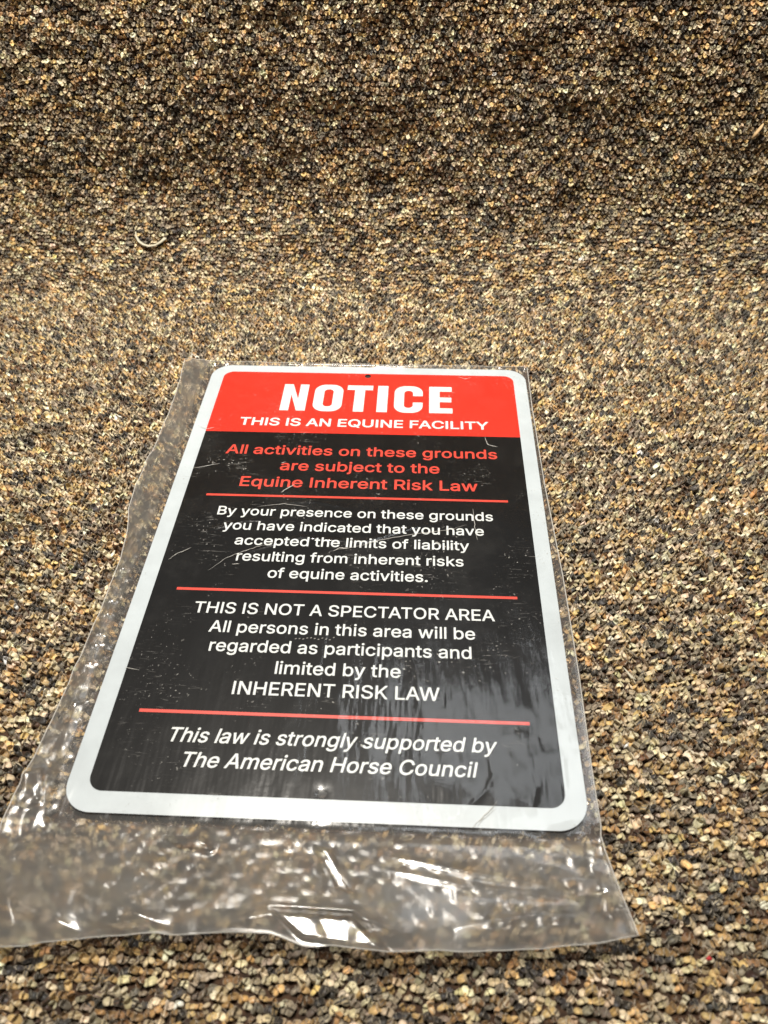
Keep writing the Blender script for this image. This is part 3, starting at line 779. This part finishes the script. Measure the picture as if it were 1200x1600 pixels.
# outline of the bag on the floor (metres)
LEFT = [(-.302, -.1555), (-.292, -.162), (-.276, -.171), (-.255, -.178), (-.238, -.1815), (-.195, -.178), (-.149, -.1755), (-.10, -.173), (-.068, -.172),
        (-.03, -.1725), (-.010, -.1745), (.020, -.181), (.048, -.1825), (.075, -.1825), (.098, -.181), (.15, -.179), (.195, -.181), (.215, -.183), (.237, -.1845)]
RIGHT = [(-.284, .1665), (-.26, .1615), (-.232, .1565), (-.225, .158), (-.19, .158), (-.126, .159), (-.038, .1585), (.06, .1555), (.165, .1545), (.236, .1555)]
BOT = [(-.156, -.3025), (-.13, -.3005), (-.099, -.2955), (-.08, -.294), (-.06, -.2925), (-.04, -.2915), (-.017, -.2915), (0, -.2955), (.02, -.297), (.039, -.2975),
       (.084, -.2945), (.12, -.2925), (.149, -.288), (.1665, -.284)]
TOP = [(-.184, .2375), (-.165, .2345), (-.148, .2345), (-.05, .2330), (.05, .2325), (.1555, .2335)]


def ip_(tab, v):
    t = np.array(tab)
    return np.interp(v, t[:, 0], t[:, 1])


NU, NVV = 330, 500
uu, vv = np.meshgrid(np.linspace(0, 1, NU), np.linspace(0, 1, NVV))
ya = -.296 + vv * (.236 + .296)
xa = ip_(LEFT, ya) * (1 - uu) + ip_(RIGHT, ya) * uu
yb = ip_(BOT, xa)
yt = ip_(TOP, xa)
bx = xa
by = yb + (yt - yb) * vv
bx = ip_(LEFT, by) * (1 - uu) + ip_(RIGHT, by) * uu
# uneven free edges
edge_l = np.exp(-uu * 25)
bx = bx + edge_l * .0006 * vnoise(by / .012, by * 0 + 3, 70)
by = by + np.exp(-vv * 30) * .0011 * vnoise(bx / .016, bx * 0 + 5, 71)

outx = np.maximum(np.maximum(-.1524 - bx, bx - .1524), 0)
outy = np.maximum(np.maximum(-.2286 - by, by - .2286), 0)
dout = np.hypot(outx, outy)
off = sstep(0, .012, dout)
tail = np.where(by < -.2286, sstep(-.2290, -.2400, by), 0) * (1 - sstep(.148, .153, np.abs(bx)) * (1 - sstep(-.236, -.250, by)))
leftm = sstep(-.155, -.163, bx) * sstep(-.245, -.225, by)
rightm = sstep(.155, .158, bx)


def crumple(x, y, sc, seed, k=5):
    """facetted relief: sum of folded plane waves of random direction, warped"""
    r = np.random.default_rng(seed)
    z = 0
    wx = x / sc + .6 * vnoise(x / sc / 1.7, y / sc / 1.7, seed + 1)
    wy = y / sc + .6 * vnoise(x / sc / 1.7 + 9, y / sc / 1.7, seed + 2)
    for q in range(k):
        a = r.uniform(0, math.pi)
        f = r.uniform(.6, 1.5)
        p = (wx * math.cos(a) + wy * math.sin(a)) * f + r.uniform(0, 1)
        z = z + (np.abs((p % 1) - .5) * 2 - .5) / f
    return z / k


def ridge(x, y, pts, h, w, sharp=True):
    """crest along a polyline"""
    best = np.full(x.shape, 1e9)
    along = np.zeros(x.shape)
    tot = 0
    segs = []
    for (ax, ay), (cx, cy) in zip(pts[:-1], pts[1:]):
        segs.append((ax, ay, cx, cy, math.hypot(cx - ax, cy - ay)))
    Ltot = sum(q[4] for q in segs)
    for ax, ay, cx, cy, ln in segs:
        t = np.clip(((x - ax) * (cx - ax) + (y - ay) * (cy - ay)) / ln ** 2, 0, 1)
        d = np.hypot(x - ax - t * (cx - ax), y - ay - t * (cy - ay))
        m_ = d < best
        best = np.where(m_, d, best)
        along = np.where(m_, (tot + t * ln) / Ltot, along)
        tot += ln
    e = np.exp(-best / w) if sharp else np.exp(-(best / w) ** 2)
    return h * e * np.clip(4 * along, .15, 1) * np.clip(4 * (1 - along), .15, 1)


def spot(x, y, cx, cy, rx_, ry_):
    return np.exp(-((x - cx) / rx_) ** 2 - ((y - cy) / ry_) ** 2)


# heights: on the plate the film lies about a millimetre above it
z_on = .0010 + .00035 * fbm(bx / .05, by / .09, 80, 2) + .00012 * crumple(bx, by, .03, 81)
z_on = z_on + .00045 * crumple(bx, by, .022, 83) * (spot(bx, by, .12, -.20, .06, .05) + .5 * spot(bx, by, -.13, .12, .03, .05))
z_side = .0006 + .0013 * vnoise(bx / .011, by / .085, 84) + .0005 * crumple(bx, by * .35, .014, 85)
z_tail = .0022 + .0062 * sstep(-.238, -.290, by) + .0019 * vnoise(bx / .09 + 2, by / .045, 86) + .0009 * crumple(bx, by, .06, 87)
z_tail = z_tail + .0004 * vnoise(bx / .034, by / .022, 89)
z_off = z_side * (1 - tail) + z_tail * tail
zt = z_on * (1 - off) + z_off * off
crn = 1.0 * spot(bx, by, -.172, -.212, .016, .022) + 1.2 * spot(bx, by, .150, -.236, .022, .012) + .5 * spot(bx, by, -.175, .225, .012, .02)
zt = zt + .0045 * crn * crumple(bx, by, .019, 90) + .0015 * crn
# left strip: a long swelling that catches the light, cross creases
zt = zt + .0030 * np.exp(-((bx + .1655 + .02 * (by + .1)) / .0045) ** 2) * sstep(-.215, -.17, by) * sstep(.01, -.03, by)
for yy, sl in ((-.115, .25), (-.103, -.1), (-.088, .2), (-.129, .1), (-.075, .1), (-.165, .6), (-.045, .1), (.03, .2)):
    zt = zt + ridge(bx, by, [(-.173, yy), (-.155, yy + .018 * sl)], .0008, .0009)
# long folds that meet the free edge, and the lifted lip
for P, h, w in (([(-.172, -.274), (-.145, -.285), (-.112, -.296)], .0020, .0045),
                ([(-.150, -.266), (-.105, -.281), (-.067, -.291)], .0018, .005),
                ([(.028, -.246), (.085, -.256), (.135, -.263)], .0022, .004),
                ([(.020, -.252), (.08, -.263), (.155, -.270)], .0014, .004),
                ([(.002, -.250), (.010, -.262), (.020, -.268)], .0026, .0028),
                ([(-.072, -.243), (-.055, -.247)], .0018, .002),
                ([(-.060, -.292), (-.02, -.283), (.02, -.281), (.06, -.292)], .0032, .006),
                ([(.07, -.285), (.12, -.276), (.16, -.277)], .0015, .006)):
    zt = zt + ridge(bx, by, P, h, w)
zt = zt + .0022 * spot(bx, by, -.1725, -.291, .006, .012)


def plateau(pts, z0, gx_, gy_, soft):
    """a flat pane between folds"""
    global zt
    c = np.mean(pts, 0)
    inside_ = np.full(bx.shape, 1e9)
    for (ax, ay), (cx, cy) in zip(pts, pts[1:] + pts[:1]):
        nx_, ny_ = cy - ay, ax - cx
        ln = math.hypot(nx_, ny_)
        d = ((c[0] - ax) * nx_ + (c[1] - ay) * ny_)
        sg = 1 if d > 0 else -1
        inside_ = np.minimum(inside_, sg * ((bx - ax) * nx_ + (by - ay) * ny_) / ln)
    m_ = sstep(-soft, soft * .3, inside_)
    zt = zt * (1 - m_) + (z0 + gx_ * (bx - c[0]) + gy_ * (by - c[1]) + .0016 * crumple(bx, by, .026, 97) + .0004 * crumple(bx, by, .009, 98)) * m_


plateau([(-.018, -.2805), (.022, -.2815), (.038, -.2955), (-.002, -.2915)], .0074, .008, .029, .0022)
plateau([(.001, -.246), (.006, -.247), (.019, -.267), (.013, -.266)], .0064, .012, .055, .0020)
plateau([(-.082, -.243), (-.066, -.243), (-.060, -.2475), (-.074, -.247)], .0058, .03, .05, .0015)
plateau([(-.180, -.208), (-.170, -.205), (-.164, -.224), (-.171, -.226)], .0040, .05, .075, .0020)
plateau([(.132, -.258), (.150, -.256), (.154, -.263), (.138, -.266)], .0050, -.02, .045, .0015)
# creases over the plate
for P, h, w in (([(-.118, -.004), (-.085, .010), (-.060, .012)], .0009, .0010),
                ([(-.100, -.042), (-.075, -.022), (-.038, -.006), (.010, -.010), (.050, .008), (.075, .014)], .0008, .0010),
                ([(.096, .022), (.099, -.006)], .0007, .0009),
                ([(.075, -.226), (.094, -.208), (.103, -.190)], .0004, .0014),
                ([(.118, -.222), (.126, -.200)], .0003, .0014),
                ([(-.151, .139), (-.136, .126)], .0009, .0015),
                ([(-.060, .031), (-.030, .034), (.0, .026)], .0006, .0009)):
    zt = zt + ridge(bx, by, P, h, w)
rh = np.hypot(bx + .001, by + .2118)
zt = zt - .00035 * np.exp(-(rh / .0036) ** 2)
edge = np.minimum(np.minimum(uu, 1 - uu) * .33, np.minimum(vv, 1 - vv) * .53)
gap = sstep(0, .012, edge)
floor_ = -.0022 + .0003 * vnoise(bx / .004, by / .004, 91)
zt = np.maximum(zt, floor_ + .0006)
zb_on = np.full(bx.shape, -.0016)
zb_off = np.minimum(zt - .0006, floor_ + .0010 + .7 * np.maximum(zt - .001, 0) * tail + .35 * np.maximum(zt, 0) * (1 - tail))
zbm = zb_on * (1 - sstep(0, .006, dout)) + zb_off * sstep(0, .006, dout)
zbm = np.minimum(zbm, zt - .0004)
zbm = zt * (1 - gap) + zbm * gap - .00008
zbm = np.where(dout < .0015, np.minimum(zbm, -.0014), zbm)

loose = sstep(.002, .010, dout) * (.60 + .40 * tail * sstep(-.232, -.272, by))
loose = loose * (1 - .5 * sstep(.155, .158, bx) * (1 - tail))
bag = bpy.data.objects.new('plastic_bag', None)
C.objects.link(bag)
bag.location = (0, 0, -.002)
tag(bag, 'clear crinkled polythene bag covering the notice sign, its open end lying toward the camera', 'bag')


def sheet(name, Z):
    V = np.stack([bx.ravel(), by.ravel(), Z.ravel() + .002], 1)
    me = bpy.data.meshes.new(name)
    F = np.stack([np.arange(NVV - 1)[:, None] * NU + np.arange(NU - 1)[None, :]] * 4, -1)
    F[..., 1] += 1
    F[..., 2] += NU + 1
    F[..., 3] += NU
    F = F.reshape(-1, 4)
    if name == 'back_film':
        F = F[:, ::-1]
    me.vertices.add(len(V))
    me.vertices.foreach_set('co', V.ravel())
    me.loops.add(F.size)
    me.loops.foreach_set('vertex_index', F.ravel().astype(np.int32))
    me.polygons.add(len(F))
    me.polygons.foreach_set('loop_start', np.arange(0, F.size, 4, dtype=np.int32))
    me.update(calc_edges=True)
    me.polygons.foreach_set('use_smooth', [True] * len(F))
    lo_ = me.attributes.new('loose', 'FLOAT', 'POINT')
    lo_.data.foreach_set('value', loose.ravel().astype(np.float32))
    me.materials.append(m_film if name == 'front_film' else m_under)
    o = bpy.data.objects.new(name, me)
    C.objects.link(o)
    o.parent = bag
    return o


sheet('front_film', zt)
sheet('back_film', zbm)

# welded side seams and the cut edge of the mouth: thin beads of film
m_bead, nt, out = mat('film_edge')
tr = nd(nt, 'ShaderNodeBsdfTransparent')
tr.inputs[0].default_value = (.93, .92, .90, 1)
df = nd(nt, 'ShaderNodeBsdfPrincipled', i_Roughness=.2)
df.inputs['Base Color'].default_value = (.72, .70, .66, 1)
ms = nd(nt, 'ShaderNodeMixShader')
ms.inputs[0].default_value = .42
nt.links.new(tr.outputs[0], ms.inputs[1])
nt.links.new(df.outputs[0], ms.inputs[2])
nt.links.new(ms.outputs[0], out.inputs[0])


def tube(name, pts, r, m, parent=None, nv=6, taper=False, flat=1.0):
    pts = [Vector(p) for p in pts]
    V, F = [], []
    n_ = len(pts)
    for i, p in enumerate(pts):
        t = (pts[min(i + 1, n_ - 1)] - pts[max(i - 1, 0)]).normalized()
        sd = t.cross(Vector((0, 0, 1)))
        sd = sd.normalized() if sd.length > 1e-4 else Vector((1, 0, 0))
        up = sd.cross(t).normalized()
        rr = r[i] if isinstance(r, (list, tuple)) else r
        for j in range(nv):
            a = 2 * math.pi * j / nv
            V.append(p + sd * math.cos(a) * rr + up * math.sin(a) * rr * flat)
    for i in range(n_ - 1):
        for j in range(nv):
            F.append((i * nv + j, i * nv + (j + 1) % nv, (i + 1) * nv + (j + 1) % nv, (i + 1) * nv + j))
    F.append(tuple(range(nv))[::-1])
    F.append(tuple((n_ - 1) * nv + j for j in range(nv)))
    return mesh_obj(name, V, F, m, parent, smooth=True)


def rim(sl):
    return [(a, b_, c + .002) for a, b_, c in zip(bx[sl], by[sl], zt[sl])]


tube('side_seam', rim((slice(0, NVV, 2), 0)), .00045, m_bead, bag)
tube('side_seam', rim((slice(0, NVV, 2), NU - 1)), .00045, m_bead, bag)
tube('mouth_edge', rim((0, slice(0, NU, 2))), .00030, m_bead, bag)
tube('folded_end', rim((NVV - 1, slice(0, NU, 2))), .00030, m_bead, bag)

def film_z(x, y):
    k = np.argmin((bx - x) ** 2 + (by - y) ** 2)
    return float(zt.ravel()[k])


CREASES = [
    ([(-.1032, -.0424), (-.0926, -.0304), (-.0803, -.0227), (-.0666, -.0162), (-.0592, -.0132)], .30),
    ([(-.0114, -.0189), (.0068, -.0142), (.0211, -.0076), (.0455, -.0006), (.0752, .006), (.0898, .0122)], .32),
    ([(.0958, .0305), (.0958, .0124), (.0976, -.0042)], .34), ([(-.0775, .0266), (-.0563, .0303), (-.0373, .028)], .26),
    ([(-.1349, -.0326), (-.1304, -.0272), (-.1245, -.023), (-.1207, -.0202)], .38),
    ([(.1094, .1222), (.1102, .1159), (.1117, .1116), (.1199, .1092)], .5), ([(-.0603, .0439), (-.0562, .0487), (-.0509, .0536)], .7),
    ([(.0855, -.2293), (.0911, -.2235), (.0961, -.2185), (.1016, -.2121)], .35), ([(.0884, -.2277), (.0998, -.2168)], .25),
    ([(-.0123, -.0202), (-.0073, -.0161), (-.0018, -.0172)], .5), ([(-.0867, -.036), (-.081, -.0352)], .5),
    ([(-.1404, -.1301), (-.1305, -.1317)], .3), ([(-.0654, .0807), (-.0618, .0825)], .4),
    ([(-.1400, .072), (-.118, .079)], .28), ([(.088, .214), (.094, .210), (.100, .213)], .4),
    ([(-.1480, .1300), (-.139, .1255), (-.133, .1280)], .4), ([(.0655, -.0075), (.0700, -.0100)], .4)]
for k, (P, r_) in enumerate(CREASES):
    q = []
    for (ax, ay), (cx, cy) in zip(P[:-1], P[1:]):
        for t in np.linspace(0, 1, 7)[:-1]:
            q.append((ax + (cx - ax) * t + random.gauss(0, .00022), ay + (cy - ay) * t + random.gauss(0, .00022)))
    q.append(P[-1])
    m_ = len(q)
    rad = [r_ * mm * (.25 + .75 * math.sin(math.pi * (i + .4) / m_)) * random.uniform(.5, 1.1) for i in range(m_)]
    tube('crease', [(a, b_, film_z(a, b_) + .002) for a, b_ in q], rad, m_bead, bag, 5, flat=.5)
nick = []
for k in range(11):
    a, b_ = -.0307 + .0026 * k, -.102 + random.gauss(0, .0007)
    tube('nick', [(a, b_, film_z(a, b_) + .002), (a + .0011, b_ + .0005, film_z(a, b_) + .002)], .00032, m_bead, bag, 5, flat=.5)

# ------------------------------------------------------------------ bits lying on the carpet
def simple(name, col, rough=.6):
    m, nt, out = mat(name)
    nz = nd(nt, 'ShaderNodeTexNoise', i_Scale=900.0)
    rr = ramp(nt, [(.3, g(.8)), (.7, g(1.1))])
    mx = nd(nt, 'ShaderNodeMix', data_type='RGBA', blend_type='MULTIPLY')
    mx.inputs[0].default_value = 1
    mx.inputs[6].default_value = (*col, 1)
    b = nd(nt, 'ShaderNodeBsdfPrincipled', i_Roughness=rough)
    nt.links.new(nz.outputs['Fac'], rr.inputs[0])
    nt.links.new(rr.outputs[0], mx.inputs[7])
    nt.links.new(mx.outputs[2], b.inputs['Base Color'])
    nt.links.new(b.outputs[0], out.inputs[0])
    return m


m_scrap = simple('pale_scrap', (.50, .46, .35))
m_straw = simple('straw', (.62, .42, .22))
m_redbit = simple('red_bit', (.45, .02, .025))


def on_pile(u, v, up=.0042):
    """where the sight line through a pixel of the 1200 x 1600 photograph meets the pile (used once to lay the scraps down)"""
    d = cam.matrix_world.to_3x3() @ Vector(((u - 600) / 1230, -(v - 800) / 1230, -1))
    o = cam.matrix_world.translation
    ss = np.linspace(S0, S1, 4000)
    best = None
    X_, Y_, Z_, A_ = sheet_point(np.zeros_like(ss), ss, up)
    t = (Y_ - o.y) / d.y
    X_, Y_, Z_, A_ = sheet_point(o.x + t * d.x, ss, up)
    t = (Y_ - o.y) / d.y
    k = int(np.argmin(np.abs(o.z + t * d.z - Z_) + (t < 0) * 9))
    return Vector((o.x + t[k] * d.x, Y_[k], Z_[k]))


def scrap(name, px, r, m, label, cat, flat=1.0, up=.0045):
    pts = [on_pile(u, v, up) for u, v in px]
    c = sum(pts, Vector()) / len(pts)
    o = tube(name, [p - c for p in pts], r, m, None, 7, flat=flat)
    o.location = c
    tag(o, label, cat)
    return o


scrap('paper_curl', [(212, 362), (213, 370), (217, 377), (224, 382), (233, 384.5), (243, 383), (251, 378), (257, 373), (260, 373)],
      [.0006, .0013, .0018, .0020, .0021, .0022, .0027, .0034, .0014], m_scrap,
      'small curled cream shred lying on the carpet at upper left, behind the sign', 'scrap', .40, .0054)
scrap('plastic_sliver', [(974, 1043), (980, 1050), (987, 1058), (994, 1062)], [.0002, .0007, .0011, .0003], m_scrap,
      'thin white sliver on the carpet to the right of the sign', 'scrap', .5, .0064)
scrap('wood_splinter', [(1193, 193), (1189, 199), (1182, 208), (1175, 216)], [.0008, .0022, .0026, .0012], m_straw,
      'tan splinter stuck in the carpet at the upper right edge', 'splinter', .5, .0068)
scrap('plastic_crumb', [(1104, 1499), (1108, 1497), (1112, 1500)], [.0006, .0012, .0006], m_redbit,
      'tiny red crumb in the carpet below the bag, at lower right', 'crumb', .8, .0062)

# loose hairs of yarn standing out of the pile
V, F = [], []
for k in range(420):
    hx, hs = random.uniform(-.5, .5), random.uniform(-.45, S1 - .02)
    if abs(hx) < .20 and -.31 < hs < .25:
        continue
    x_, y_, z_, a0 = [float(v) for v in sheet_point(np.array([hx]), np.array([hs]), .0046)]
    d = random.uniform(0, 2 * math.pi)
    ln = random.uniform(.002, .007)
    bend = random.uniform(-1.5, 1.5)
    n_ = 6
    up = Vector((0, -math.sin(a0), math.cos(a0)))
    e1 = Vector((1, 0, 0))
    e2 = Vector((0, math.cos(a0), math.sin(a0)))
    p = Vector((x_, y_, z_))
    w_ = random.uniform(.00007, .00013)
    b0 = len(V)
    for i in range(n_):
        t = i / (n_ - 1)
        dd = d + bend * t
        dr = e1 * math.cos(dd) + e2 * math.sin(dd)
        sd = dr.cross(up)
        q = p + up * (.0016 * math.sin(math.pi * t * .8))
        for c in (sd * w_, up * w_ * 1.4, -sd * w_):
            V.append(q + c)
        p = p + dr * ln / n_
    for i in range(n_ - 1):
        for j in range(3):
            F.append((b0 + i * 3 + j, b0 + i * 3 + (j + 1) % 3, b0 + i * 3 + 3 + (j + 1) % 3, b0 + i * 3 + 3 + j))
m_hair = simple('hair', (.55, .50, .42))
fz = mesh_obj('loose_fibres', V, F, m_hair, carpet)
tag(fz, kind='stuff')
